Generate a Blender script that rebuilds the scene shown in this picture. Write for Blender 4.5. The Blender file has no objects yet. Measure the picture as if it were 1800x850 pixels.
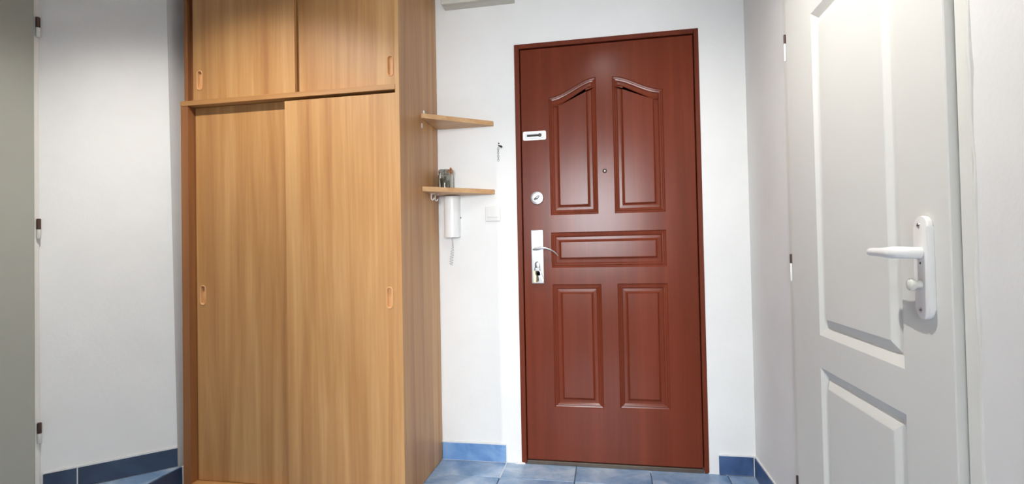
import bpy, bmesh, math, random
from mathutils import Vector, Matrix
random.seed(7)
S = bpy.context.scene
COL = S.collection

# ------------------------------------------------------------------ camera
F_PX, YAW, PITCH, ROLL, CAM_Z = 900.0, 0.1807, 0.0172, -0.0193, 1.0351
cd = bpy.data.cameras.new('camera'); cam = bpy.data.objects.new('camera', cd); COL.objects.link(cam)
fwd = Vector((-math.sin(YAW)*math.cos(PITCH), math.cos(YAW)*math.cos(PITCH), math.sin(PITCH)))
r0 = Vector((math.cos(YAW), math.sin(YAW), 0)); u0 = r0.cross(fwd)
rt = math.cos(ROLL)*r0 + math.sin(ROLL)*u0; up = -math.sin(ROLL)*r0 + math.cos(ROLL)*u0
M = Matrix((rt, up, -fwd)).transposed().to_4x4(); M.translation = (0, 0, CAM_Z)
cam.matrix_world = M
cd.sensor_fit = 'HORIZONTAL'; cd.sensor_width = 36.0; cd.lens = 36.0*F_PX/1800.0
cd.clip_start = 0.02
S.camera = cam

# ------------------------------------------------------------------ world, lights, exposure
W = bpy.data.worlds.new('world'); S.world = W; W.use_nodes = True
wb = W.node_tree.nodes['Background']; wb.inputs[0].default_value = (0.90, 0.95, 1.0, 1); wb.inputs[1].default_value = 62.0
S.view_settings.view_transform = 'Standard'; S.view_settings.look = 'None'
S.view_settings.gamma = 1.0; S.view_settings.use_curve_mapping = False
S.view_settings.exposure = 0.0
LAMP_RIGHT = Vector((0.0, 1.18, 2.40)); AIM_RIGHT = Vector((0.26, 0.17, -0.95))
LAMP_LEFT = Vector((-1.36, 1.15, 2.42)); AIM_LEFT = Vector((-0.07, 0.32, -0.95))
P_RIGHT, P_LEFT = 82.0, 98.0

# ------------------------------------------------------------------ helpers
def lin(c):
    return tuple(((x/255)/12.92 if x/255 <= 0.04045 else ((x/255+0.055)/1.055)**2.4) for x in c) + (1,)

def tag(o, label=None, cat=None, group=None, kind=None):
    if label: o['label'] = label
    if cat: o['category'] = cat
    if group: o['group'] = group
    if kind: o['kind'] = kind
    return o

def empty(name, loc=(0, 0, 0)):
    o = bpy.data.objects.new(name, None); o.empty_display_size = 0.05
    COL.objects.link(o); o.location = loc
    o['_base'] = tuple(loc)
    return o

def base_of(o):
    b = Vector((0, 0, 0))
    while o is not None:
        b += o.location; o = o.parent
    return b

def obj(name, bm, mat, parent=None, smooth=False, origin=None):
    """bm is in world coordinates; the object's origin goes to its parent's base (or origin)."""
    pb = base_of(parent) if parent else Vector((0, 0, 0))
    og = Vector(origin) if origin is not None else (pb if parent else Vector((0, 0, 0)))
    bmesh.ops.recalc_face_normals(bm, faces=bm.faces)
    bmesh.ops.translate(bm, verts=bm.verts, vec=-og)
    me = bpy.data.meshes.new(name); bm.to_mesh(me); bm.free()
    me.materials.append(mat)
    if smooth:
        try: me.shade_smooth()
        except Exception: pass
        if smooth != 'all':
            try: me.set_sharp_from_angle(angle=math.radians(40))
            except Exception: pass
    o = bpy.data.objects.new(name, me); COL.objects.link(o)
    if parent: o.parent = parent
    o.location = og - pb
    return o

def box(bm, x0, x1, y0, y1, z0, z1, bev=0.0, seg=2):
    r = bmesh.ops.create_cube(bm, size=1.0)
    vs = r['verts']
    for v in vs:
        v.co = Vector((x0 if v.co.x < 0 else x1, y0 if v.co.y < 0 else y1, z0 if v.co.z < 0 else z1))
    if bev > 0:
        es = list({e for v in vs for e in v.link_edges})
        bmesh.ops.bevel(bm, geom=es, offset=bev, segments=seg, profile=0.6, affect='EDGES')
    return bm

def BX(*a, **k): return box(bmesh.new(), *a, **k)

def prism(bm, pts, axis, a0, a1, bev=0.0):
    """polygon pts (2D) extruded along axis 'x','y' or 'z' from a0 to a1"""
    def P(u, v, a):
        return {'x': (a, u, v), 'y': (u, a, v), 'z': (u, v, a)}[axis]
    A = [bm.verts.new(P(u, v, a0)) for u, v in pts]; B = [bm.verts.new(P(u, v, a1)) for u, v in pts]
    n = len(pts)
    fs = [bm.faces.new(A), bm.faces.new(B[::-1])]
    for i in range(n):
        j = (i+1) % n
        fs.append(bm.faces.new((A[j], A[i], B[i], B[j])))
    if bev > 0:
        es = [e for f in fs[:2] for e in f.edges]
        bmesh.ops.bevel(bm, geom=list(set(es)), offset=bev, segments=2, profile=0.6, affect='EDGES')
    return bm

def tube(bm, pts, rad, n=10, cap=True):
    pts = [Vector(p) for p in pts]
    rads = rad if isinstance(rad, (list, tuple)) else [rad]*len(pts)
    rings = []; prev = None
    for i, p in enumerate(pts):
        t = (pts[min(i+1, len(pts)-1)] - pts[max(i-1, 0)]).normalized()
        if prev is None:
            a = Vector((0, 0, 1)) if abs(t.z) < 0.9 else Vector((1, 0, 0))
            s = t.cross(a).normalized()
        else:
            s = (prev - t*prev.dot(t)).normalized()
        prev = s; b = t.cross(s)
        rr = rads[i]; rx, ry = rr if isinstance(rr, (list, tuple)) else (rr, rr)
        rings.append([bm.verts.new(p + s*math.cos(2*math.pi*k/n)*rx + b*math.sin(2*math.pi*k/n)*ry) for k in range(n)])
    for A, B in zip(rings, rings[1:]):
        for k in range(n):
            bm.faces.new((A[k], A[(k+1) % n], B[(k+1) % n], B[k]))
    if cap:
        bm.faces.new(rings[0][::-1]); bm.faces.new(rings[-1])
    return bm

def lathe(bm, prof, c, axis=Vector((0, 0, 1)), n=24, capA=True, capB=True):
    """prof: list of (radius, height along axis)"""
    axis = Vector(axis).normalized()
    a = Vector((0, 0, 1)) if abs(axis.z) < 0.9 else Vector((1, 0, 0))
    s = axis.cross(a).normalized(); b = axis.cross(s); c = Vector(c)
    rings = []
    for r, h in prof:
        if r < 1e-6: rings.append([bm.verts.new(c + axis*h)])
        else: rings.append([bm.verts.new(c + axis*h + s*r*math.cos(2*math.pi*k/n) + b*r*math.sin(2*math.pi*k/n)) for k in range(n)])
    for A, B in zip(rings, rings[1:]):
        for k in range(n):
            if len(A) == 1 and len(B) == 1: continue
            if len(A) == 1: bm.faces.new((A[0], B[(k+1) % n], B[k]))
            elif len(B) == 1: bm.faces.new((A[k], A[(k+1) % n], B[0]))
            else: bm.faces.new((A[k], A[(k+1) % n], B[(k+1) % n], B[k]))
    if capA and len(rings[0]) > 1: bm.faces.new(rings[0][::-1])
    if capB and len(rings[-1]) > 1: bm.faces.new(rings[-1])
    return bm

def stadium(cx, cy, w, h, n=8):
    """vertical stadium outline, CCW"""
    r = w/2; out = []
    for k in range(n+1):
        a = math.pi*k/n; out.append((cx + r*math.cos(a), cy + h/2 - r + r*math.sin(a)))
    for k in range(n+1):
        a = math.pi + math.pi*k/n; out.append((cx + r*math.cos(a), cy - h/2 + r + r*math.sin(a)))
    return out

def rrect(x0, x1, y0, y1, r, n=5):
    out = []
    for cx, cy, a0 in ((x1-r, y1-r, 0), (x0+r, y1-r, 90), (x0+r, y0+r, 180), (x1-r, y0+r, 270)):
        for k in range(n+1):
            a = math.radians(a0 + 90*k/n); out.append((cx + r*math.cos(a), cy + r*math.sin(a)))
    return out

def inset(poly, d):
    """miter inward offset of a CCW polygon"""
    n = len(poly); out = []
    for i in range(n):
        p0 = Vector(poly[i-1]); p1 = Vector(poly[i]); p2 = Vector(poly[(i+1) % n])
        e1 = (p1-p0).normalized(); e2 = (p2-p1).normalized()
        n1 = Vector((-e1.y, e1.x)); n2 = Vector((-e2.y, e2.x))
        m = n1+n2; k = m.dot(n1)
        m = m/k if abs(k) > 1e-6 else n1
        out.append(tuple(p1 + m*d))
    return out

def relief(poly, prof, P):
    """stack of inset loops; prof = [(inset, depth)], P(u, v, depth) -> world"""
    bm = bmesh.new(); loops = []
    for d, z in prof:
        q = inset(poly, d) if d else poly
        loops.append([bm.verts.new(P(u, v, z)) for u, v in q])
    n = len(poly)
    for A, B in zip(loops, loops[1:]):
        for i in range(n):
            j = (i+1) % n
            bm.faces.new((A[i], A[j], B[j], B[i]))
    bm.faces.new(loops[-1])
    return bm

def leaf_mesh(outer, holes, P, thick, edge=0.003):
    """door leaf with openings cut in its front face for the moulded panels"""
    bm = bmesh.new()
    def loop(poly, dep):
        vs = [bm.verts.new(P(u, v, dep)) for u, v in poly]
        return vs, [bm.edges.new((vs[i], vs[(i+1) % len(vs)])) for i in range(len(vs))]
    fo, fe = loop(inset(outer, edge), 0.0); es = list(fe)
    for h in holes: es += loop(h, 0.0)[1]
    bmesh.ops.triangle_fill(bm, edges=es, use_beauty=True)
    mo = [bm.verts.new(P(u, v, edge)) for u, v in outer]
    bo = [bm.verts.new(P(u, v, thick)) for u, v in outer]
    n = len(outer)
    for i in range(n):
        j = (i+1) % n
        bm.faces.new((fo[i], fo[j], mo[j], mo[i])); bm.faces.new((mo[i], mo[j], bo[j], bo[i]))
    bm.faces.new(bo)
    return bm

# ------------------------------------------------------------------ materials
def new_mat(name):
    m = bpy.data.materials.new(name); m.use_nodes = True
    nt = m.node_tree; b = nt.nodes['Principled BSDF']
    return m, nt, b

def N(nt, t, **k):
    n = nt.nodes.new(t)
    for a, v in k.items(): setattr(n, a, v)
    return n

def coords(nt, scale, kind='Object', rnd=False):
    tc = N(nt, 'ShaderNodeTexCoord'); mp = N(nt, 'ShaderNodeMapping')
    mp.inputs['Scale'].default_value = scale
    src = tc.outputs[kind]
    if rnd:
        oi = N(nt, 'ShaderNodeObjectInfo'); va = N(nt, 'ShaderNodeVectorMath', operation='ADD')
        sc = N(nt, 'ShaderNodeMath', operation='MULTIPLY'); sc.inputs[1].default_value = 37.0
        nt.links.new(oi.outputs['Random'], sc.inputs[0])
        nt.links.new(src, va.inputs[0]); nt.links.new(sc.outputs[0], va.inputs[1]); src = va.outputs[0]
    nt.links.new(src, mp.inputs['Vector'])
    return mp.outputs['Vector']

def noise(nt, vec, scale=1.0, detail=4, rough=0.55, dist=0.0):
    n = N(nt, 'ShaderNodeTexNoise')
    n.inputs['Scale'].default_value = scale; n.inputs['Detail'].default_value = detail
    n.inputs['Roughness'].default_value = rough; n.inputs['Distortion'].default_value = dist
    nt.links.new(vec, n.inputs['Vector']); return n.outputs['Fac']

def ramp(nt, fac, stops):
    r = N(nt, 'ShaderNodeValToRGB'); e = r.color_ramp.elements
    while len(e) < len(stops): e.new(0.5)
    for el, (p, c) in zip(e, stops): el.position = p; el.color = c
    nt.links.new(fac, r.inputs[0]); return r.outputs[0]

def mix(nt, a, b, fac, mode='MIX'):
    m = N(nt, 'ShaderNodeMix', data_type='RGBA', blend_type=mode)
    if isinstance(fac, (int, float)): m.inputs[0].default_value = fac
    else: nt.links.new(fac, m.inputs[0])
    for s, v in ((6, a), (7, b)):
        if isinstance(v, tuple): m.inputs[s].default_value = v
        else: nt.links.new(v, m.inputs[s])
    return m.outputs[2]

def bump(nt, b, h, strength, dist):
    bp = N(nt, 'ShaderNodeBump'); bp.inputs['Strength'].default_value = strength; bp.inputs['Distance'].default_value = dist
    nt.links.new(h, bp.inputs['Height']); nt.links.new(bp.outputs['Normal'], b.inputs['Normal'])

def plain(name, rgb, rough=0.5, metal=0.0, var=0.06, scale=30):
    m, nt, b = new_mat(name); c = lin(rgb)
    f = noise(nt, coords(nt, (scale,)*3), 1, 3)
    d = tuple(x*(1-var) for x in c[:3]) + (1,); l = tuple(min(1, x*(1+var)) for x in c[:3]) + (1,)
    nt.links.new(ramp(nt, f, [(0.3, d), (0.7, l)]), b.inputs['Base Color'])
    b.inputs['Roughness'].default_value = rough; b.inputs['Metallic'].default_value = metal
    return m

def wood(name, dark, mid, light, rough, axis='z', fine=0.25, sc=1.0, stops=(0.3, 0.5, 0.72), spec=0.4):
    m, nt, b = new_mat(name)
    def s(a, l): return {'z': (a, a, l), 'x': (l, a, a), 'y': (a, l, a)}[axis]
    f1 = noise(nt, coords(nt, s(14*sc, 0.55*sc)), 1, 5, 0.6, 0.6)
    c = ramp(nt, f1, [(stops[0], lin(dark)), (stops[1], lin(mid)), (stops[2], lin(light))])
    f2 = noise(nt, coords(nt, s(110*sc, 3.0*sc)), 1, 3, 0.6, 0.2)
    g = ramp(nt, f2, [(0.3, (0.72, 0.70, 0.66, 1)), (0.65, (1.06, 1.06, 1.06, 1))])
    c = mix(nt, c, g, fine, 'MULTIPLY')
    nt.links.new(c, b.inputs['Base Color'])
    b.inputs['Roughness'].default_value = rough; b.inputs['Specular IOR Level'].default_value = spec
    bump(nt, b, f2, 0.05, 0.001)
    return m

def plaster(name, rgb, blotch=0.05, strength=0.25):
    m, nt, b = new_mat(name); c = lin(rgb)
    v = coords(nt, (1, 1, 1))
    f = noise(nt, v, 2.2, 6, 0.6, 0.3)
    d = tuple(x*(1-blotch) for x in c[:3]) + (1,)
    nt.links.new(ramp(nt, f, [(0.35, d), (0.62, c)]), b.inputs['Base Color'])
    b.inputs['Roughness'].default_value = 0.75; b.inputs['Specular IOR Level'].default_value = 0.25
    h = noise(nt, v, 55, 4, 0.6); bump(nt, b, h, strength, 0.0025)
    return m

MAT = {}
MAT['plaster'] = plaster('white_plaster', (236, 236, 234))
MAT['ceiling'] = plaster('ceiling_plaster', (230, 230, 228))
MAT['beech'] = wood('beech_laminate', (170, 116, 64), (190, 139, 83), (208, 162, 106), 0.45, 'z', 0.3, spec=0.8)
MAT['beech_h'] = wood('beech_laminate_horizontal', (170, 116, 64), (190, 139, 83), (208, 162, 106), 0.45, 'x', 0.3, spec=0.8)
MAT['beech_shaded'] = wood('shaded_beech_laminate', (138, 88, 50), (150, 98, 58), (162, 110, 66), 0.45, 'z', 0.25)  # darker beech: shade on the left side panels put into the colour
MAT['beech_plastic'] = plain('beech_plastic', (216, 164, 112), 0.35)
MAT['carcass'] = wood('carcass_board', (120, 72, 42), (138, 86, 52), (150, 96, 60), 0.5, 'z', 0.2)
MAT['shelf'] = wood('shelf_board', (186, 140, 96), (204, 160, 114), (216, 176, 130), 0.4, 'x', 0.25)
MAT['mahogany'] = wood('mahogany_film', (99, 44, 27), (108, 48, 30), (118, 54, 34), 0.23, 'z', 0.25, 0.8, spec=0.19)
MAT['mahogany_frame'] = wood('mahogany_frame', (98, 43, 27), (106, 47, 29), (114, 52, 33), 0.40, 'z', 0.3, spec=0.15)
MAT['white_paint'] = plaster('white_door_paint', (226, 226, 221), 0.03, 0.06)
MAT['grey_paint'] = plaster('grey_door_paint', (172, 174, 164), 0.04, 0.05)
MAT['frame_paint'] = plaster('frame_paint', (232, 232, 226), 0.08, 0.08)
MAT['white_plastic'] = plain('white_plastic', (238, 238, 236), 0.28, var=0.01)
MAT['cord_plastic'] = plain('cord_plastic', (196, 198, 200), 0.4, var=0.02)
MAT['switch_plastic'] = plain('switch_plastic', (226, 226, 222), 0.3, var=0.01)
MAT['ivory_plastic'] = plain('ivory_plastic', (222, 222, 214), 0.4, var=0.02)
MAT['chrome'] = plain('chrome', (225, 228, 230), 0.14, 1.0, 0.02)
MAT['satin'] = plain('satin_silver', (215, 216, 218), 0.3, 0.9, 0.03)
MAT['brass'] = plain('brass', (226, 206, 140), 0.3, 0.9, 0.05)
MAT['dark_metal'] = plain('dark_metal', (70, 60, 52), 0.35, 0.8)
MAT['hinge_brown'] = plain('hinge_brown', (92, 72, 64), 0.35, 0.6)
MAT['dark'] = plain('dark_recess', (30, 28, 28), 0.6)
MAT['threshold'] = plain('threshold_metal', (92, 82, 74), 0.45, 0.5, 0.1)
MAT['grout_dark'] = plain('grout_dark', (78, 92, 112), 0.9, var=0.15, scale=60)
MAT['grout_white'] = plain('grout_white', (225, 226, 226), 0.9, var=0.04, scale=60)
MAT['box_paint'] = plain('box_paint', (205, 203, 192), 0.6, var=0.03)
MAT['bow'] = plain('bow_straw', (160, 100, 48), 0.7, var=0.3, scale=120)
MAT['wire'] = plain('wire', (110, 106, 98), 0.3, 0.9)

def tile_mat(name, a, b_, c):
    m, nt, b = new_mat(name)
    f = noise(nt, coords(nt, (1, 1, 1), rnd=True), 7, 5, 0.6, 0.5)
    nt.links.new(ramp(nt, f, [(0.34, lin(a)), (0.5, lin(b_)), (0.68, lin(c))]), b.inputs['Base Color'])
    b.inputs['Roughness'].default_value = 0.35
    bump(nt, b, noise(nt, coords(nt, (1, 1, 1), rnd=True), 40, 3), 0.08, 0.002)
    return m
MAT['tile'] = tile_mat('blue_tile', (100, 134, 174), (140, 166, 196), (182, 198, 216))
MAT['skirting'] = tile_mat('blue_skirting_tile', (84, 124, 182), (108, 148, 198), (132, 168, 208))
MAT['skirting_half_shaded'] = tile_mat('half_shaded_skirting_tile', (54, 76, 116), (64, 90, 132), (78, 106, 148))  # same tile darkened: weaker light on the right put into its colour
MAT['skirting_shaded'] = tile_mat('shaded_skirting_tile', (38, 52, 74), (46, 62, 88), (56, 74, 102))  # same tile again, dimness at slanted wall and riser put into its colour

m, nt, b = new_mat('jar_glass'); MAT['glass'] = m
b.inputs['Transmission Weight'].default_value = 1.0; b.inputs['Roughness'].default_value = 0.02; b.inputs['IOR'].default_value = 1.45
b.inputs['Base Color'].default_value = (0.94, 0.97, 0.95, 1)
m, nt, b = new_mat('clear_plastic'); MAT['clear'] = m
b.inputs['Transmission Weight'].default_value = 0.6; b.inputs['Roughness'].default_value = 0.15; b.inputs['Base Color'].default_value = (0.86, 0.88, 0.88, 1)
m, nt, b = new_mat('window_glass'); MAT['pane'] = m
tr = N(nt, 'ShaderNodeBsdfTransparent'); gl = N(nt, 'ShaderNodeBsdfGlossy'); gl.inputs['Roughness'].default_value = 0.02
mx = N(nt, 'ShaderNodeMixShader'); mx.inputs[0].default_value = 0.06
nt.links.new(tr.outputs[0], mx.inputs[1]); nt.links.new(gl.outputs[0], mx.inputs[2])
nt.links.new(mx.outputs[0], nt.nodes['Material Output'].inputs['Surface'])
m, nt, b = new_mat('bulb'); MAT['bulb'] = m
b.inputs['Emission Color'].default_value = (1, 0.97, 0.92, 1); b.inputs['Emission Strength'].default_value = 12
b.inputs['Base Color'].default_value = (1, 1, 1, 1)

# ------------------------------------------------------------------ room shell
D, XR, XL, YB, ZC = 2.4786, 0.6443, -2.235, -0.40, 2.52
T = 0.10
STEP, XSTEP = 0.10, -1.89
CORNER = (-1.906, 2.004)      # outer corner beside the wardrobe
CORNER2 = (-2.235, 1.675)     # where the slanted wall meets the left wall
DX0, DX1, DZ = -0.4243, 0.4434, 2.05

def struct(name, bm, mat, label, cat, parent=None):
    return tag(obj(name, bm, mat, parent), label, cat, kind='structure')

bm = bmesh.new()
box(bm, -1.935, DX0, D, D+T, -0.1, ZC); box(bm, DX1, XR, D, D+T, -0.1, ZC); box(bm, DX0, DX1, D, D+T, DZ, ZC)
struct('wall_front', bm, MAT['plaster'], 'white plastered end wall around the brown entrance door', 'wall')
RY0, RY1, RZ = 1.036, 1.965, 2.06
bm = bmesh.new()
box(bm, XR, XR+T, RY1, D+T, -0.1, ZC); box(bm, XR, XR+T, YB, RY0, -0.1, ZC); box(bm, XR, XR+T, RY0, RY1, RZ, ZC)
struct('wall_right', bm, MAT['plaster'], 'white plastered right wall holding the white panelled door', 'wall')
LY0, LY1, LZ = 0.78, 1.675, 2.16
bm = bmesh.new()
box(bm, XL-T, XL, YB, LY0, -0.1, ZC); box(bm, XL-T, XL, LY0, LY1, LZ, ZC)
struct('wall_left', bm, MAT['plaster'], 'white plastered left wall around the flat grey door', 'wall')
bm = bmesh.new()
prism(bm, [CORNER2, CORNER, (CORNER[0]-0.0, D), (CORNER[0]-0.1, D), (CORNER[0]-0.1, CORNER[1]+0.04), (CORNER2[0]-0.1, CORNER2[1]+0.04), (CORNER2[0]-0.1, CORNER2[1])], 'z', -0.1, ZC)
for v in bm.verts:                       # the old corner leans a little out of plumb
    if v.co.z > 1 and abs(v.co.x-CORNER[0]) < 0.001: v.co.x -= 0.026; v.co.y -= (0.026 if v.co.y < 2.1 else 0)
struct('wall_slanted', bm, MAT['plaster'], 'white slanted wall between the grey door and the wardrobe', 'wall')
# partition added behind the viewer to limit window light; daylit room with window beyond
YR = -3.3; RX0, RX1 = -2.0, 1.2; OX0, OX1, OZ = -0.66, 0.26, 2.06
bm = bmesh.new()
box(bm, XL-T, OX0, YB-T, YB, -0.1, ZC); box(bm, OX1, XR, YB-T, YB, -0.1, ZC); box(bm, XR, RX1+T, YB-T, YB, -0.1, ZC); box(bm, OX0, OX1, YB-T, YB, OZ, ZC)
struct('wall_back_added', bm, MAT['plaster'], 'unseen white partition added behind the viewer, its doorway limiting window light', 'wall')
WX0, WX1, WZ0, WZ1 = -0.72, 0.42, 0.95, 2.30
bm = bmesh.new()
box(bm, RX0-T, WX0, YR-T, YR, -0.1, ZC); box(bm, WX1, RX1+T, YR-T, YR, -0.1, ZC)
box(bm, WX0, WX1, YR-T, YR, -0.1, WZ0); box(bm, WX0, WX1, YR-T, YR, WZ1, ZC)
struct('wall_rear', bm, MAT['plaster'], 'white plastered window wall of the room behind the viewer', 'wall')
struct('wall_rear_left', BX(RX0-T, RX0, YR, YB-T, -0.1, ZC), MAT['plaster'], 'white left wall of the room behind the viewer', 'wall')
struct('wall_rear_right', BX(RX1, RX1+T, YR, YB-T, -0.1, ZC), MAT['plaster'], 'white right wall of the room behind the viewer', 'wall')
struct('ceiling', BX(XL-T, RX1+T, YR-T, D+T, ZC, ZC+0.1), MAT['ceiling'], 'plain white ceiling above the hallway', 'ceiling')
win = tag(empty('window_1', ((WX0+WX1)/2, YR-0.05, WZ0)), 'white framed window behind the viewer', 'window', kind='structure')
bm = bmesh.new()
for a in ((WX0, WX0+.05, WZ0, WZ1), (WX1-.05, WX1, WZ0, WZ1), (WX0+.05, WX1-.05, WZ0, WZ0+.05), (WX0+.05, WX1-.05, WZ1-.05, WZ1)):
    box(bm, a[0], a[1], YR-.08, YR-.02, a[2], a[3])
obj('window_frame', bm, MAT['white_plastic'], win)
obj('pane', BX(WX0+.05, WX1-.05, YR-.055, YR-.05, WZ0+.05, WZ1-.05), MAT['pane'], win)

pd = bpy.data.lights.new('window_portal', 'AREA'); pd.shape = 'RECTANGLE'; pd.size = WX1-WX0; pd.size_y = WZ1-WZ0
pd.cycles.is_portal = True
po = bpy.data.objects.new('window_portal', pd); COL.objects.link(po); po.parent = win
po.location = (0, -0.04, (WZ1-WZ0)/2); po.rotation_euler = (math.radians(-90), 0, 0)
po.rotation_euler = Vector((0, 1, 0)).to_track_quat('-Z', 'Y').to_euler()

# floor: screed with tiles on it, raised landing on the left
fl = struct('floor', BX(XL-T, RX1+T, YR-T, D+T, -0.12, -0.006), MAT['grout_dark'], 'blue tiled hallway floor', 'floor')
TP, G = 0.34, 0.004
xs = [-1.886, -1.86, -1.52, -1.18, -0.84, -0.50, -0.16, 0.18, 0.52, XR]
ys = [D, 2.31, 1.97, 1.63, 1.29, 0.95, 0.61, 0.27, -0.07]
cache = {}
def slab(name, w, d, h, mat, parent, c):
    """shared-mesh tile, c = centre of its underside in world space"""
    k = (round(w, 4), round(d, 4), round(h, 4), mat.name)
    if k not in cache:
        bm = BX(-w/2, w/2, -d/2, d/2, 0, h, bev=0.0012, seg=1)
        bmesh.ops.recalc_face_normals(bm, faces=bm.faces)
        me = bpy.data.meshes.new(name); bm.to_mesh(me); bm.free(); me.materials.append(mat); cache[k] = me
    o = bpy.data.objects.new(name, cache[k]); COL.objects.link(o); o.parent = parent
    o.location = Vector(c) - base_of(parent)
    return o
for i in range(len(xs)-1):
    for j in range(len(ys)-1):
        x0, x1, y1, y0 = xs[i]+G/2, xs[i+1]-G/2, ys[j]-G/2, ys[j+1]+G/2
        if x1-x0 < 0.03: continue
        slab('floor_tile', x1-x0, y1-y0, 0.006, MAT['tile'], fl, ((x0+x1)/2, (y0+y1)/2, -0.006))
obj('joint', BX(-0.502, -0.498, 2.312, D, -0.006, -0.0004), MAT['grout_white'], fl)
obj('joint', BX(-0.826, -0.502, D-0.005, D, -0.006, 0.002), MAT['grout_white'], fl)
MAT['parquet'] = wood('parquet', (96, 62, 38), (112, 74, 46), (126, 86, 54), 0.5, 'y')
obj('parquet', BX(RX0, RX1, YR, YB-0.05, -0.006, 0.0), MAT['parquet'], fl)
# raised landing
plat = obj('landing', BX(XL-T, XSTEP, YB, 2.004, -0.006, STEP-0.006), MAT['grout_dark'], fl)
yy = 2.0
while yy > 0.2:
    w = 0.34
    y0, y1 = yy-w+G/2, yy-G/2
    # cut the tiles of the landing along the slanted wall
    if yy > 1.99:
        pts = [(CORNER2[0]+0.004, y0), (XSTEP-0.002, y0), (XSTEP-0.002, y1), (CORNER[0]-0.004, y1)]
        bm = prism(bmesh.new(), pts, 'z', STEP-0.006, STEP)
        obj('landing_tile', bm, MAT['tile'], plat)
    else:
        slab('landing_tile', XSTEP-XL-0.004, y1-y0, 0.006, MAT['tile'], plat, ((XSTEP+XL)/2, (y0+y1)/2, STEP-0.006))
    bm = BX(XSTEP, XSTEP+0.008, y0, y1, 0.0, STEP-0.002, bev=0.001, seg=1)
    obj('riser_tile', bm, MAT['skirting_shaded'], plat)
    yy -= w

# skirting tiles
def skirting(name, loc, label):
    return tag(empty(name, loc), label, 'baseboard', kind='structure')
BH = 0.086
bf = skirting('baseboard_front', (-0.66, D, 0), 'blue skirting tiles either side of the brown entrance door')
obj('skirting_tile', BX(-0.824, -0.502, D-0.009, D-0.001, 0.003, BH, bev=0.0015), MAT['skirting'], bf)
obj('skirting_tile', BX(0.486, 0.632, D-0.009, D-0.001, 0.003, BH, bev=0.0015), MAT['skirting_half_shaded'], bf)
obj('joint', BX(0.633, XR, D-0.008, D, 0.0, BH+0.004), MAT['grout_white'], bf)
obj('joint', BX(-0.826, -0.502, D-0.006, D, BH, BH+0.006), MAT['grout_white'], bf)
obj('joint', BX(0.486, 0.632, D-0.006, D, BH, BH+0.006), MAT['grout_white'], bf)
br = skirting('baseboard_right', (XR, 2.2, 0), 'blue skirting tiles beneath the right wall beside the white door')
obj('skirting_tile', BX(XR-0.009, XR-0.001, 2.145, D-0.012, 0.003, BH, bev=0.0015), MAT['skirting_half_shaded'], br)
obj('skirting_tile', BX(XR-0.009, XR-0.001, 1.972, 2.141, 0.003, BH, bev=0.0015), MAT['skirting_half_shaded'], br)
obj('joint', BX(XR-0.006, XR, 1.972, D-0.012, BH, BH+0.006), MAT['grout_white'], br)
bl = skirting('baseboard_slanted', (CORNER[0], CORNER[1], STEP), 'blue skirting tiles, coloured darker as in shade, along the slanted wall')
dv = Vector((-1, -1, 0)).normalized(); nv = Vector((1, -1, 0)).normalized()
def slanted(s0, s1, z0, z1, t, name, mat):
    c = Vector((CORNER[0], CORNER[1], 0)); bm = bmesh.new()
    a, b_ = c+dv*s0, c+dv*s1
    pts = [(a+nv*0.0005), (a+nv*t), (b_+nv*t), (b_+nv*0.0005)]
    prism(bm, [(p.x, p.y) for p in pts], 'z', z0, z1)
    return obj(name, bm, mat, bl)
slanted(0.004, 0.345, STEP+0.003, STEP+0.082, 0.008, 'skirting_tile', MAT['skirting_shaded'])
slanted(0.350, 0.452, STEP+0.003, STEP+0.080, 0.008, 'skirting_tile', MAT['skirting_shaded'])
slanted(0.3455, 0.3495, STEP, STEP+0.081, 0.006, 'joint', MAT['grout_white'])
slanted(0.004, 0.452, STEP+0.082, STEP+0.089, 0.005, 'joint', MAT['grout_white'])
obj('joint', BX(XSTEP+0.0, XSTEP+0.012, 2.001, 2.010, 0.0, 0.10), MAT['grout_white'], bl)

# ------------------------------------------------------------------ brown entrance door
door = tag(empty('door_1', (0.01, D, 0)), 'reddish brown entrance door with five moulded panels and chrome handle', 'door', kind='structure')
bm = bmesh.new()
fw_ = 0.025
box(bm, DX0, DX0+fw_, D-0.005, D+0.07, 0.004, DZ, bev=0.002, seg=1)
box(bm, DX1-fw_+0.004, DX1, D-0.005, D+0.07, 0.004, DZ, bev=0.002, seg=1)
box(bm, DX0+fw_, DX1-fw_+0.004, D-0.005, D+0.07, DZ-0.022, DZ, bev=0.002, seg=1)
box(bm, DX0+fw_, DX0+fw_+0.022, D+0.054, D+0.07, 0.004, DZ-0.022); box(bm, DX1-fw_-0.018, DX1-fw_+0.004, D+0.054, D+0.07, 0.004, DZ-0.022)
box(bm, DX0+fw_+0.022, DX1-fw_-0.018, D+0.054, D+0.07, DZ-0.044, DZ-0.022); box(bm, DX0+fw_+0.022, DX1-fw_-0.018, D+0.062, D+0.09, 0.0, 0.04)
obj('door_frame', bm, MAT['mahogany_frame'], door)
YF = D+0.003
def PB(u, v, d): return (u, YF+d, v)
def stop_panel(x0, x1, z0, zl, zr, n=14):
    top = []
    for k in range(n+1):
        t = k/n; s = t*t*(3-2*t)
        if zl > zr: s2 = 1-(1-t)**2*(3-2*(1-t))
        top.append((x0+(x1-x0)*t, zl+(zr-zl)*s))
    return [(x0, z0), (x1, z0)] + top[::-1]
def rect(x0, x1, z0, z1): return [(x0, z0), (x1, z0), (x1, z1), (x0, z1)]
panels = [stop_panel(-0.259, -0.030, 1.204, 1.780, 1.862), stop_panel(0.047, 0.280, 1.204, 1.859, 1.783),
          rect(-0.260, 0.279, 0.949, 1.120), rect(-0.258, -0.024, 0.276, 0.869), rect(0.051, 0.281, 0.280, 0.870)]
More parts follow.
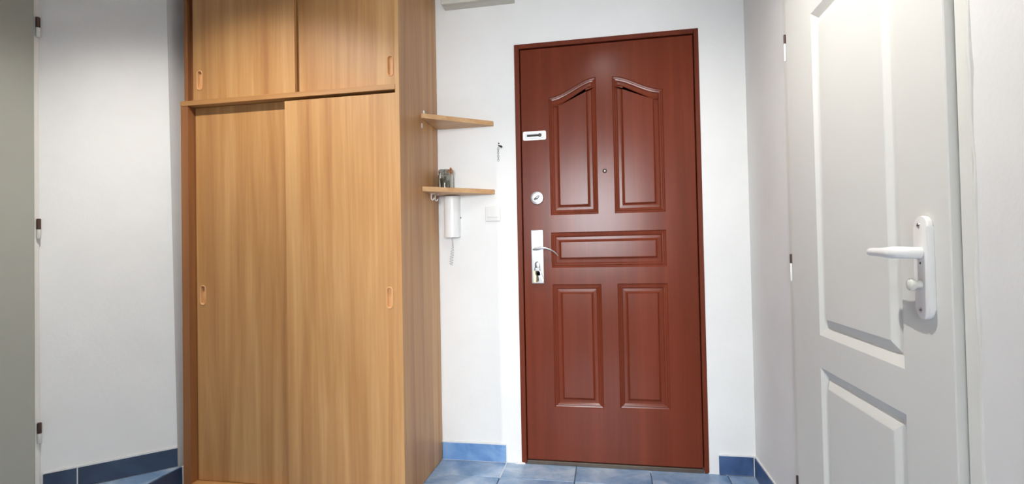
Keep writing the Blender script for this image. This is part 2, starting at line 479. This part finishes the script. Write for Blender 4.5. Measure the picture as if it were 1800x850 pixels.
leafo = rect(DX0+fw_+0.003, DX1-fw_+0.001, 0.020, DZ-0.026)
leaf = obj('door_leaf', leaf_mesh(leafo, panels, PB, 0.05), MAT['mahogany'], door)
prof = [(0, 0), (0.004, 0.004), (0.010, 0.0055), (0.013, 0.0030), (0.018, 0.0040), (0.024, 0.0085), (0.036, 0.0080), (0.042, 0.0065), (0.047, 0.0005), (0.049, 0.0)]
for p in panels:
    obj('door_panel', relief(p, prof, PB), MAT['mahogany'], leaf)
obj('threshold', BX(DX0+fw_+.002, DX1-fw_, D-0.004, D+0.06, 0.0, 0.018, bev=0.002, seg=1), MAT['threshold'], door)
# backing so that no daylight shows round the leaf
# chain guard plate
pl = obj('chain_plate', prism(bmesh.new(), rrect(-0.388, -0.274, 1.574, 1.618, 0.007), 'y', YF-0.004, YF, bev=0.0012), MAT['white_plastic'], door)
bm = bmesh.new()
for a in ((-0.374, -0.288, 1.584, 1.588), (-0.374, -0.288, 1.606, 1.610), (-0.374, -0.370, 1.588, 1.606), (-0.292, -0.288, 1.588, 1.606)):
    box(bm, a[0], a[1], YF-0.008, YF-0.004, a[2], a[3], bev=0.0008, seg=1)
obj('slot_rim', bm, MAT['satin'], pl)
obj('slot', BX(-0.368, -0.306, YF-0.0055, YF-0.004, 1.592, 1.602), MAT['dark'], pl)
obj('slot_end', lathe(bmesh.new(), [(0.0085, 0), (0.0085, 0.0022), (0.006, 0.003)], (-0.304, YF-0.004, 1.597), (0, -1, 0), 16), MAT['dark_metal'], pl)
for sx in (-0.382, -0.280):
    for sz in (1.580, 1.612):
        obj('screw', lathe(bmesh.new(), [(0.0026, 0), (0.0022, 0.001)], (sx, YF-0.004, sz), (0, -1, 0), 8), MAT['satin'], pl)
# upper lock
lk = obj('upper_lock', lathe(bmesh.new(), [(0.033, 0), (0.033, 0.006), (0.030, 0.011), (0.022, 0.0125), (0.021, 0.010)], (-0.324, YF, 1.290), (0, -1, 0), 32), MAT['satin'], door, smooth=True)
bm = lathe(bmesh.new(), [(0.020, 0), (0.019, 0.003)], (-0.324, YF-0.010, 1.289), (0, -1, 0), 24)
obj('lock_core', bm, MAT['chrome'], lk)
bm = bmesh.new(); tube(bm, [(-0.338, YF-0.017, 1.281), (-0.324, YF-0.021, 1.289), (-0.312, YF-0.017, 1.301)], [(0.003, 0.004), (0.006, 0.007), (0.004, 0.004)], 10)
obj('thumb_turn', bm, MAT['chrome'], lk, smooth=True)
# door viewer
vw = obj('door_viewer', lathe(bmesh.new(), [(0.010, 0), (0.010, 0.002), (0.007, 0.004), (0.0045, 0.004)], (0.004, YF, 1.408), (0, -1, 0), 20), MAT['dark_metal'], door, smooth=True)
obj('lens', lathe(bmesh.new(), [(0.0052, 0), (0.004, 0.0018), (0, 0.0026)], (0.004, YF-0.0035, 1.408), (0, -1, 0), 14), MAT['chrome'], vw, smooth=True)
# handle plate
bm = BX(-0.357, -0.297, YF-0.009, YF, 0.874, 1.134, bev=0.0025)
hp = obj('handle_plate', bm, MAT['chrome'], door)
obj('spindle_rose', lathe(bmesh.new(), [(0.011, 0), (0.011, 0.02), (0.009, 0.038)], (-0.333, YF-0.009, 1.043), (0, -1, 0), 18), MAT['chrome'], hp, smooth=True)
bm = bmesh.new()
tube(bm, [(-0.343, YF-0.046, 1.039), (-0.328, YF-0.050, 1.042), (-0.305, YF-0.052, 1.0465), (-0.282, YF-0.052, 1.0455), (-0.262, YF-0.051, 1.039), (-0.244, YF-0.050, 1.029), (-0.231, YF-0.049, 1.017), (-0.222, YF-0.048, 1.006)],
     [(0.006, 0.004), (0.009, 0.0075), (0.008, 0.0065), (0.007, 0.005), (0.0065, 0.0045), (0.006, 0.004), (0.005, 0.0035), (0.003, 0.002)], 12)
obj('lever', bm, MAT['satin'], hp, smooth=True)
obj('lock_cylinder', lathe(bmesh.new(), [(0.0135, 0), (0.0135, 0.006), (0.009, 0.008)], (-0.327, YF-0.009, 0.968), (0, -1, 0), 18), MAT['chrome'], hp, smooth=True)

# bunch of keys hanging from the lock
kb = tag(empty('key_bunch', (-0.327, YF-0.02, 0.875)), 'bunch of keys hanging from the lock of the brown door', 'keys')
bm = prism(bmesh.new(), stadium(-0.327, 0.963, 0.022, 0.026), 'y', YF-0.034, YF-0.031, bev=0.0006)
box(bm, -0.3295, -0.3245, YF-0.032, YF-0.017, 0.960, 0.971)
obj('inserted_key', bm, MAT['chrome'], kb, smooth=True)
bm = bmesh.new()
tube(bm, [(-0.327+0.013*math.cos(a), YF-0.032+0.004*math.sin(a), 0.944+0.014*math.sin(a)) for a in [2*math.pi*k/20 for k in range(21)]], 0.0013, 6)
obj('key_ring', bm, MAT['wire'], kb, smooth=True)
def key(x0, tilt, mat, name, L=0.052):
    bm = prism(bmesh.new(), stadium(0, -0.011, 0.018, 0.024), 'y', -0.0011, 0.0011)
    box(bm, -0.0035, 0.0035, -0.0011, 0.0011, -0.022-L*0.6, -0.020)
    for k in range(3): box(bm, 0.003, 0.006, -0.001, 0.001, -0.030-0.008*k, -0.026-0.008*k)
    bmesh.ops.rotate(bm, verts=bm.verts, cent=(0, 0, 0), matrix=Matrix.Rotation(tilt, 3, 'Y'))
    bmesh.ops.translate(bm, verts=bm.verts, vec=(x0, YF-0.034, 0.936))
    return obj(name, bm, mat, kb)
bm = prism(bmesh.new(), rrect(-0.346, -0.330, 0.880, 0.936, 0.004, 3), 'y', YF-0.030, YF-0.026, bev=0.001)
obj('key_tag', bm, MAT['brass'], kb)
key(-0.324, math.radians(-14), MAT['chrome'], 'key'); key(-0.327, math.radians(3), MAT['dark_metal'], 'key'); key(-0.321, math.radians(-24), MAT['satin'], 'key')

wf = bpy.data.objects['wall_front']
bm = lathe(bmesh.new(), [(0.0, 0.0005), (0.026, 0.0005), (0.024, 0.005), (0.012, 0.008), (0.0, 0.008)], (-0.432, D-0.004, 0.0), n=14)
for v in bm.verts: v.co.y = D-0.006+(v.co.y-D+0.004)*0.35
obj('plaster_blob', bm, MAT['grout_white'], wf, smooth=True)

# ------------------------------------------------------------------ white panelled door in the right wall
d2 = tag(empty('door_2', (XR, 1.5, 0)), 'white panelled interior door with white plastic handle on the right wall', 'door', kind='structure')
bm = bmesh.new()
box(bm, XR-0.004, XR+0.09, 1.902, RY1, 0, RZ, bev=0.002); box(bm, XR-0.003, XR+0.09, RY0, 1.070, 0, RZ, bev=0.002); box(bm, XR-0.004, XR+0.09, 1.070, 1.902, 2.0, RZ, bev=0.002)
box(bm, XR+0.024, XR+0.06, 1.872, 1.902, 0, 2.0); box(bm, XR+0.024, XR+0.06, 1.070, 1.120, 0, 2.0); box(bm, XR+0.024, XR+0.06, 1.120, 1.872, 1.97, 2.0); box(bm, XR+0.024, XR+0.06, 1.120, 1.872, 0, 0.03)
obj('door_frame', bm, MAT['frame_paint'], d2)
XF = XR-0.018
def PW(u, v, d): return (XF+d, u, v)
Y0, Y1 = 1.075, 1.896
wpan = [rect(1.237, 1.681, 0.765, 1.735), rect(1.237, 1.683, 0.16, 0.668)]
lo2 = rect(Y0, Y1, 0.008, 1.992)
lw = obj('door_leaf', leaf_mesh(lo2, wpan, PW, 0.040, 0.002), MAT['white_paint'], d2)
wprof = [(0, 0), (0.002, 0.001), (0.024, 0.013), (0.028, 0.013), (0.050, 0.001), (0.053, 0.0)]
for p in wpan: obj('door_panel', relief(p, wprof, PW), MAT['white_paint'], lw)
for zt in (1.762, 1.005, 0.252):
    h = obj('hinge', lathe(bmesh.new(), [(0.003, 0), (0.0038, 0.002), (0.0038, 0.060), (0.003, 0.062)], (XF-0.002, 1.901, zt-0.092), (0, 0, 1), 12), MAT['white_plastic'], d2, smooth=True)
    obj('hinge_cap', lathe(bmesh.new(), [(0.0038, 0), (0.0038, 0.030), (0.002, 0.032)], (XF-0.002, 1.901, zt-0.031), (0, 0, 1), 12), MAT['hinge_brown'], h, smooth=True)
# handle
pz, py = 0.986, 1.145
bm = prism(bmesh.new(), stadium(py, pz, 0.046, 0.206, 10), 'x', XF-0.0125, XF, bev=0.004)
hw = obj('handle_plate', bm, MAT['white_plastic'], d2, smooth=True)
bm = bmesh.new()
tube(bm, [(XF-0.013, py, 1.015), (XF-0.030, py, 1.016), (XF-0.045, py+0.002, 1.0165), (XF-0.053, py+0.014, 1.017), (XF-0.054, py+0.035, 1.0165), (XF-0.054, py+0.060, 1.017), (XF-0.053, py+0.090, 1.0175), (XF-0.050, py+0.112, 1.0175), (XF-0.048, py+0.118, 1.0175)],
     [0.012, 0.012, (0.0125, 0.0125), (0.0125, 0.0125), (0.0115, 0.011), (0.0095, 0.0095), (0.009, 0.009), (0.0085, 0.0085), (0.0055, 0.0055)], 14)
obj('lever', bm, MAT['white_plastic'], hw, smooth=True)
bm = lathe(bmesh.new(), [(0.008, 0), (0.007, 0.012)], (XF-0.014, py, 0.953), (-1, 0, 0), 16)
kn = obj('thumb_turn', bm, MAT['ivory_plastic'], hw, smooth=True)
bm = bmesh.new(); tube(bm, [(XF-0.024, py, 0.953), (XF-0.028, py, 0.953), (XF-0.034, py, 0.953), (XF-0.037, py, 0.953)], [(0.009, 0.009), (0.011, 0.013), (0.010, 0.012), (0.006, 0.008)], 14)
obj('turn_knob', bm, MAT['ivory_plastic'], kn, smooth=True)
for z in (1.070, 0.902):
    sc = obj('screw', lathe(bmesh.new(), [(0.0055, 0), (0.0045, 0.0012)], (XF-0.0123, py+0.004, z), (-1, 0, 0), 14), MAT['satin'], hw)
    obj('screw_slot', BX(XF-0.0141, XF-0.0133, py+0.0005, py+0.0075, z-0.0008, z+0.0008), MAT['dark'], sc)
obj('set_screw', lathe(bmesh.new(), [(0.0028, 0), (0.002, 0.0006)], (XF-0.0123, py+0.002, 0.995), (-1, 0, 0), 10), MAT['dark'], hw)

bm = bmesh.new(); rj = random.Random(5)
tube(bm, [(XR+0.001+rj.uniform(-.001, .001), RY0+rj.uniform(-.002, .002), 0.02+0.04*k) for k in range(51)], [rj.uniform(0.003, 0.006) for k in range(51)], 8)
obj('caulk_bead', bm, MAT['frame_paint'], d2, smooth=True)

# ------------------------------------------------------------------ flat grey door in the left wall
d3 = tag(empty('door_3', (XL, 1.3, STEP)), 'flat greyish door at the left edge with three exposed hinges', 'door', kind='structure')
bm = bmesh.new()
box(bm, XL-0.09, XL+0.010, 1.645, 1.673, STEP, LZ, bev=0.003); box(bm, XL-0.09, XL+0.010, LY0, LY0+0.03, STEP, LZ, bev=0.003); box(bm, XL-0.09, XL+0.010, LY0+0.03, 1.645, LZ-0.04, LZ, bev=0.003)
box(bm, XL-0.06, XL-0.024, 1.620, 1.645, STEP, LZ-0.04); box(bm, XL-0.06, XL-0.024, LY0+0.03, LY0+0.055, STEP, LZ-0.04); box(bm, XL-0.06, XL-0.024, LY0+0.055, 1.620, LZ-0.065, LZ-0.04)
box(bm, XL-0.06, XL-0.024, LY0+0.055, 1.620, STEP, STEP+0.03)
obj('door_frame', bm, MAT['frame_paint'], d3)
obj('door_leaf', BX(XL-0.022, XL+0.018, LY0+0.022, 1.650, STEP+0.008, LZ-0.034, bev=0.004), MAT['grey_paint'], d3)
for zc in (1.968, 1.160, 0.354):
    h = obj('hinge', lathe(bmesh.new(), [(0.0055, 0), (0.0075, 0.003), (0.0075, 0.038)], (XL+0.018, 1.664, zc-0.042), (0, 0, 1), 14), MAT['ivory_plastic'], d3, smooth=True)
    obj('hinge_cap', lathe(bmesh.new(), [(0.0075, 0), (0.0075, 0.040), (0.005, 0.042)], (XL+0.018, 1.664, zc-0.003), (0, 0, 1), 14), MAT['hinge_brown'], h, smooth=True)

# ------------------------------------------------------------------ wardrobe
YW = 1.990
XS, XW, XU, ZM, ZT = -0.8258, -1.868, -1.852, 1.735, 2.47
wr = tag(empty('wardrobe', ((XS+XW)/2, 2.2, 0)), 'tall beech laminate wardrobe with two tiers of sliding doors', 'wardrobe')
YK = D-0.004
obj('side_panel', BX(XS-0.018, XS, YW, YK, 0.002, ZT, bev=0.0008, seg=1), MAT['beech'], wr)
obj('side_panel', BX(XW, XW+0.037, YW, YK, 0.002, ZM-0.022, bev=0.0008, seg=1), MAT['beech_shaded'], wr)
obj('side_panel', BX(XU, XU+0.018, YW+0.004, YK, ZM, ZT, bev=0.0008, seg=1), MAT['beech_shaded'], wr)
obj('middle_board', BX(XW, XS-0.0185, YW-0.002, YK, ZM-0.022, ZM, bev=0.0008, seg=1), MAT['beech_h'], wr)
obj('top_board', BX(XU+0.018, XS-0.0185, YW, YK, ZT-0.02, ZT), MAT['beech_h'], wr)
obj('bottom_board', BX(XW+0.037, XS-0.0185, YW+0.002, YK, 0.002, 0.030), MAT['beech_h'], wr)
obj('back_panel', BX(XW+0.037, XS-0.018, YK-0.004, YK, 0.03, ZT-0.02), MAT['carcass'], wr)
def cup(door, x, y, z):
    def P(u, v, d): return (u, y+d, v)
    o = stadium(x, z, 0.030, 0.092, 8)
    bm = relief(o, [(0, 0.0), (0.001, -0.0025), (0.0035, -0.003), (0.0055, -0.001), (0.006, 0.009), (0.0075, 0.011)], P)
    h = obj('finger_pull', bm, MAT['beech_plastic'], door, smooth=True)
def sdoor(x0, x1, y, z0, z1, hx, hz):
    o = stadium(hx, hz, 0.029, 0.091, 8)
    def P(u, v, d): return (u, y+d, v)
    d = obj('sliding_door', leaf_mesh(rect(x0, x1, z0, z1), [o], P, 0.016, 0.0008), MAT['beech'], wr)
    cup(d, hx, y, hz)
sdoor(-1.828, -1.330, 2.030, 0.032, ZM-0.023, -1.796, 0.861)      # lower, rear track
sdoor(-1.353, -0.8445, 1.994, 0.032, ZM-0.034, -0.883, 0.851)     # lower, front track
sdoor(-1.806, -1.302, 1.994, ZM+0.001, ZT-0.022, -1.772, 1.824)   # upper, front track
sdoor(-1.340, -0.8445, 2.024, ZM+0.001, ZT-0.022, -0.878, 1.826)  # upper, rear track
obj('upper_filler', BX(XU+0.018, -1.800, 2.014, 2.028, ZM+0.001, ZT-0.021), MAT['carcass'], wr)

# ------------------------------------------------------------------ corner shelves
def corner_shelf(z0, z1, label):
    pts = [(XS+0.001, D-0.001), (XS+0.001, 2.243), (XS+0.012, 2.243), (-0.536, D-0.018), (-0.534, D-0.001)]
    e = tag(empty('corner_shelf', (XS+0.05, D-0.05, z0)), label, 'shelf', 'triangular corner shelves beside the wardrobe')
    obj('board', prism(bmesh.new(), pts, 'z', z0, z1, bev=0.0012), MAT['shelf'], e)
    return e
sa = corner_shelf(1.655, 1.677, 'upper triangular beech corner shelf, empty, beside the wardrobe')
sb = corner_shelf(1.317, 1.339, 'lower triangular beech corner shelf carrying a small glass jar')
obj('bracket', prism(bmesh.new(), stadium(2.275, 1.688, 0.012, 0.022, 6), 'x', XS+0.0005, XS+0.006, bev=0.001), MAT['white_plastic'], sa)
obj('bracket', prism(bmesh.new(), stadium(2.250, 1.622, 0.007, 0.024, 6), 'x', XS+0.0005, XS+0.003, bev=0.0008), MAT['white_plastic'], sa)
def small_hook(x, y, label):
    e = tag(empty('shelf_hook', (x, y, 1.317)), label, 'hook', 'white hooks under the lower shelf')
    bm = BX(x-0.008, x+0.012, y-0.006, y+0.006, 1.3135, 1.3168, bev=0.001, seg=1)
    obj('base', bm, MAT['white_plastic'], e)
    bm = bmesh.new()
    tube(bm, [(x-0.004, y, 1.3145), (x-0.006, y, 1.304), (x-0.006, y, 1.292), (x-0.001, y, 1.286), (x+0.005, y, 1.288), (x+0.007, y, 1.296)], [(0.004, 0.003)]*5+[(0.003, 0.002)], 10)
    obj('hook', bm, MAT['white_plastic'], e, smooth=True)
small_hook(XS+0.014, 2.345, 'white plastic hook under lower corner shelf, farther from the intercom')
small_hook(XS+0.016, 2.395, 'white plastic hook under lower corner shelf, nearer the intercom')

# glass jar
jc = Vector((-0.772, 2.425, 1.339))
jar = tag(empty('glass_jar', jc), 'small clip-top glass jar with straw bow on the lower corner shelf', 'jar')
bm = lathe(bmesh.new(), [(0.0, 0.0015), (0.030, 0.001), (0.036, 0.006), (0.037, 0.020), (0.037, 0.066), (0.034, 0.078), (0.031, 0.082), (0.032, 0.090),
                         (0.029, 0.090), (0.0285, 0.082), (0.0315, 0.077), (0.0345, 0.066), (0.0345, 0.010), (0.029, 0.005), (0.0, 0.005)], jc, n=32)
obj('jar_body', bm, MAT['glass'], jar, smooth=True)
bm = lathe(bmesh.new(), [(0.0325, 0.0905), (0.0345, 0.093), (0.034, 0.099), (0.028, 0.102), (0.0, 0.103)], jc, n=32)
obj('lid', bm, MAT['glass'], jar, smooth=True)
bm = bmesh.new()
tube(bm, [jc+Vector((0.0335*math.cos(a), 0.0335*math.sin(a), 0.086)) for a in [2*math.pi*k/28 for k in range(29)]], 0.0016, 6)
tube(bm, [jc+Vector((-0.006, -0.0345, 0.086)), jc+Vector((-0.009, -0.040, 0.074)), jc+Vector((-0.006, -0.0395, 0.050)), jc+Vector((0.006, -0.0395, 0.050)), jc+Vector((0.009, -0.040, 0.074)), jc+Vector((0.006, -0.0345, 0.100))], 0.0014, 6)
obj('wire_clip', bm, MAT['wire'], jar, smooth=True)
bm = bmesh.new()
rnd = random.Random(3)
for k in range(16):
    a = rnd.uniform(0, 6.28); r = rnd.uniform(0.004, 0.024); h = rnd.uniform(0.035, 0.064); dx, dy = rnd.uniform(-.008, .008), rnd.uniform(-.006, .006)
    p = jc+Vector((r*math.cos(a), r*math.sin(a), 0.007)); tube(bm, [p, p+Vector((dx*.5, dy*.5, h*.5)), p+Vector((dx, dy, h))], rnd.uniform(0.002, 0.0045), 6)
obj('contents', bm, MAT['wire'], jar, smooth=True)
bm = bmesh.new()
bc = jc+Vector((0.030, -0.022, 0.088))
for s in (-1, 1):
    tube(bm, [bc, bc+Vector((s*0.010, -0.003, 0.010)), bc+Vector((s*0.017, -0.004, 0.006)), bc+Vector((s*0.014, -0.003, -0.004)), bc], [(0.002, 0.0015), (0.004, 0.002), (0.004, 0.002), (0.004, 0.002), (0.002, 0.0015)], 8)
    tube(bm, [bc, bc+Vector((s*0.006, -0.003, -0.012)), bc+Vector((s*0.010, -0.004, -0.020))], [(0.003, 0.001), (0.003, 0.001), (0.002, 0.001)], 6)
lathe(bm, [(0.0, -0.005), (0.005, -0.003), (0.006, 0.0), (0.005, 0.003), (0.0, 0.005)], bc, n=10)
tube(bm, [bc+Vector((0.004, 0, 0.004)), bc+Vector((0.006, 0, 0.014)), bc+Vector((0.004, 0, 0.020))], [0.004, 0.006, 0.003], 8)
obj('straw_bow', bm, MAT['bow'], jar, smooth=True)

# ------------------------------------------------------------------ intercom, switch, key hook, fuse box
ic = tag(empty('intercom', (-0.755, D, 1.11)), 'white wall intercom handset with coiled cord under the lower shelf', 'intercom')
obj('back_plate', BX(-0.802, -0.712, D-0.014, D-0.001, 1.112, 1.312, bev=0.003), MAT['white_plastic'], ic)
sec = []
for k in range(15):
    a = math.pi*k/14; sec.append((-0.752-0.039*math.cos(a), D-0.016-0.036*math.sin(a)**0.7))
bm = prism(bmesh.new(), sec[::-1], 'z', 1.107, 1.311, bev=0.002)
obj('handset', bm, MAT['white_plastic'], ic, smooth=True)
obj('call_button', lathe(bmesh.new(), [(0.003, 0), (0.0025, 0.004)], (-0.7118, D-0.008, 1.205), (1, 0, 0), 10), MAT['dark_metal'], ic)
bm = bmesh.new(); pts = []
for k in range(111):
    t = k/110; a = t*2*math.pi*11
    rr_ = 0.0015 if t < 0.3 else 0.0015+0.0065*min(1, (t-0.3)*5)
    pts.append((-0.757+0.004*math.sin(t*5)+rr_*math.cos(a), D-0.014+rr_*math.sin(a)*0.9, 1.108-0.138*t))
tube(bm, pts, 0.0013, 5)
obj('coiled_cord', bm, MAT['cord_plastic'], ic, smooth=True)

sw = tag(empty('light_switch', (-0.545, D, 1.184)), 'white square light switch between the intercom and brown door', 'switch')
obj('plate', prism(bmesh.new(), rrect(-0.583, -0.508, 1.184, 1.257, 0.004, 3), 'y', D-0.009, D-0.0005, bev=0.0025), MAT['switch_plastic'], sw)
bm = BX(-0.572, -0.519, D-0.0125, D-0.008, 1.203, 1.246, bev=0.0015)
obj('rocker', bm, MAT['switch_plastic'], sw)
obj('label_strip', BX(-0.572, -0.519, D-0.0105, D-0.008, 1.193, 1.2015, bev=0.0008, seg=1), MAT['switch_plastic'], sw)

kh = tag(empty('key_hook', (-0.510, D, 1.55)), 'small metal wall hook left of the brown door frame', 'hook')
obj('plate', prism(bmesh.new(), stadium(-0.5105, 1.562, 0.011, 0.024, 6), 'y', D-0.003, D-0.0005, bev=0.0008), MAT['satin'], kh)
obj('screw', lathe(bmesh.new(), [(0.0038, 0), (0.003, 0.002)], (-0.5095, D-0.003, 1.567), (0, -1, 0), 10), MAT['dark_metal'], kh)
bm = bmesh.new(); tube(bm, [(-0.510, D-0.003, 1.556), (-0.504, D-0.012, 1.553), (-0.497, D-0.016, 1.550), (-0.491, D-0.018, 1.547)], [0.003, 0.0035, 0.005, 0.0045], 10)
obj('peg', bm, MAT['dark_metal'], kh, smooth=True)
ch = tag(empty('key_chain', (-0.512, D, 1.48)), 'short pale transparent chain hanging from the metal wall hook', 'chain')
for k in range(7):
    z = 1.540-0.0092*k; bm = bmesh.new(); q = k % 2
    tube(bm, [(-0.5125+(0.0042 if not q else 0.0012)*math.cos(a), D-0.007+(0.0012 if not q else 0.0042)*math.cos(a), z+0.0066*math.sin(a)) for a in [2*math.pi*j/12 for j in range(13)]], 0.0013, 6)
    obj('link', bm, MAT['satin'] if k == 0 else MAT['clear'], ch, smooth=True)

fb = tag(empty('fuse_box', (-0.594, D, 2.257)), 'off-white fuse box high on the wall beside the wardrobe', 'fuse box')
obj('housing', BX(-0.773, -0.415, D-0.055, D-0.0005, 2.257, 2.46, bev=0.003), MAT['box_paint'], fb)
obj('cover', BX(-0.775, -0.413, D-0.075, D-0.055, 2.255, 2.462, bev=0.006), MAT['box_paint'], fb)

# ------------------------------------------------------------------ ceiling spotlights
def spotlight(pos, aim, power, cone, blend, cut, label):
    aim = aim.normalized()
    e = tag(empty('ceiling_spotlight', (pos.x, pos.y, ZC)), label, 'spotlight', 'ceiling spotlights')
    obj('ceiling_rose', lathe(bmesh.new(), [(0.045, 0), (0.045, -0.012), (0.012, -0.018)], (pos.x, pos.y, ZC), n=24), MAT['satin'], e, smooth=True)
    back = pos - aim*0.105
    bm = bmesh.new(); tube(bm, [(pos.x, pos.y, ZC-0.015), ((pos.x+back.x)/2, (pos.y+back.y)/2, (ZC+back.z)/2), back], 0.006, 8)
    obj('arm', bm, MAT['satin'], e, smooth=True)
    # the lamp sits back inside the shade, whose rim cuts its beam off
    rec = 0.046/math.tan(math.radians(cut))
    prof_ = [(0.006, -0.112), (0.024, -0.108), (0.036, -0.085), (0.044, -0.030), (0.048, 0.0), (0.046, 0.0), (0.042, -0.030), (0.034, -0.080), (0.0, -0.090)]
    obj('shade', lathe(bmesh.new(), prof_, pos, aim, 32, capA=True), MAT['satin'], e, smooth=True)
    obj('bulb', lathe(bmesh.new(), [(0.012, -0.088), (0.028, -rec-0.016), (0.026, -rec-0.010), (0.0, -rec-0.008)], pos, aim, 20), MAT['bulb'], e, smooth=True)
    ld = bpy.data.lights.new('spot', 'SPOT'); lo = bpy.data.objects.new('spot_lamp', ld); COL.objects.link(lo)
    ld.energy = power; ld.spot_size = math.radians(cone); ld.spot_blend = blend; ld.shadow_soft_size = 0.007; ld.color = (1.0, 0.965, 0.915)
    lo.parent = e; lo.location = pos - aim*rec - Vector(e.location)
    lo.rotation_euler = aim.to_track_quat('-Z', 'Y').to_euler()
    return e
spotlight(LAMP_RIGHT, AIM_RIGHT, P_RIGHT, 130, 1.0, 70, 'silver ceiling spotlight in front of the brown door')
spotlight(LAMP_LEFT, AIM_LEFT, P_LEFT, 107, 1.0, 50.5, 'silver ceiling spotlight in front of the wardrobe')

for o in list(bpy.data.objects):
    if '_base' in o: del o['_base']
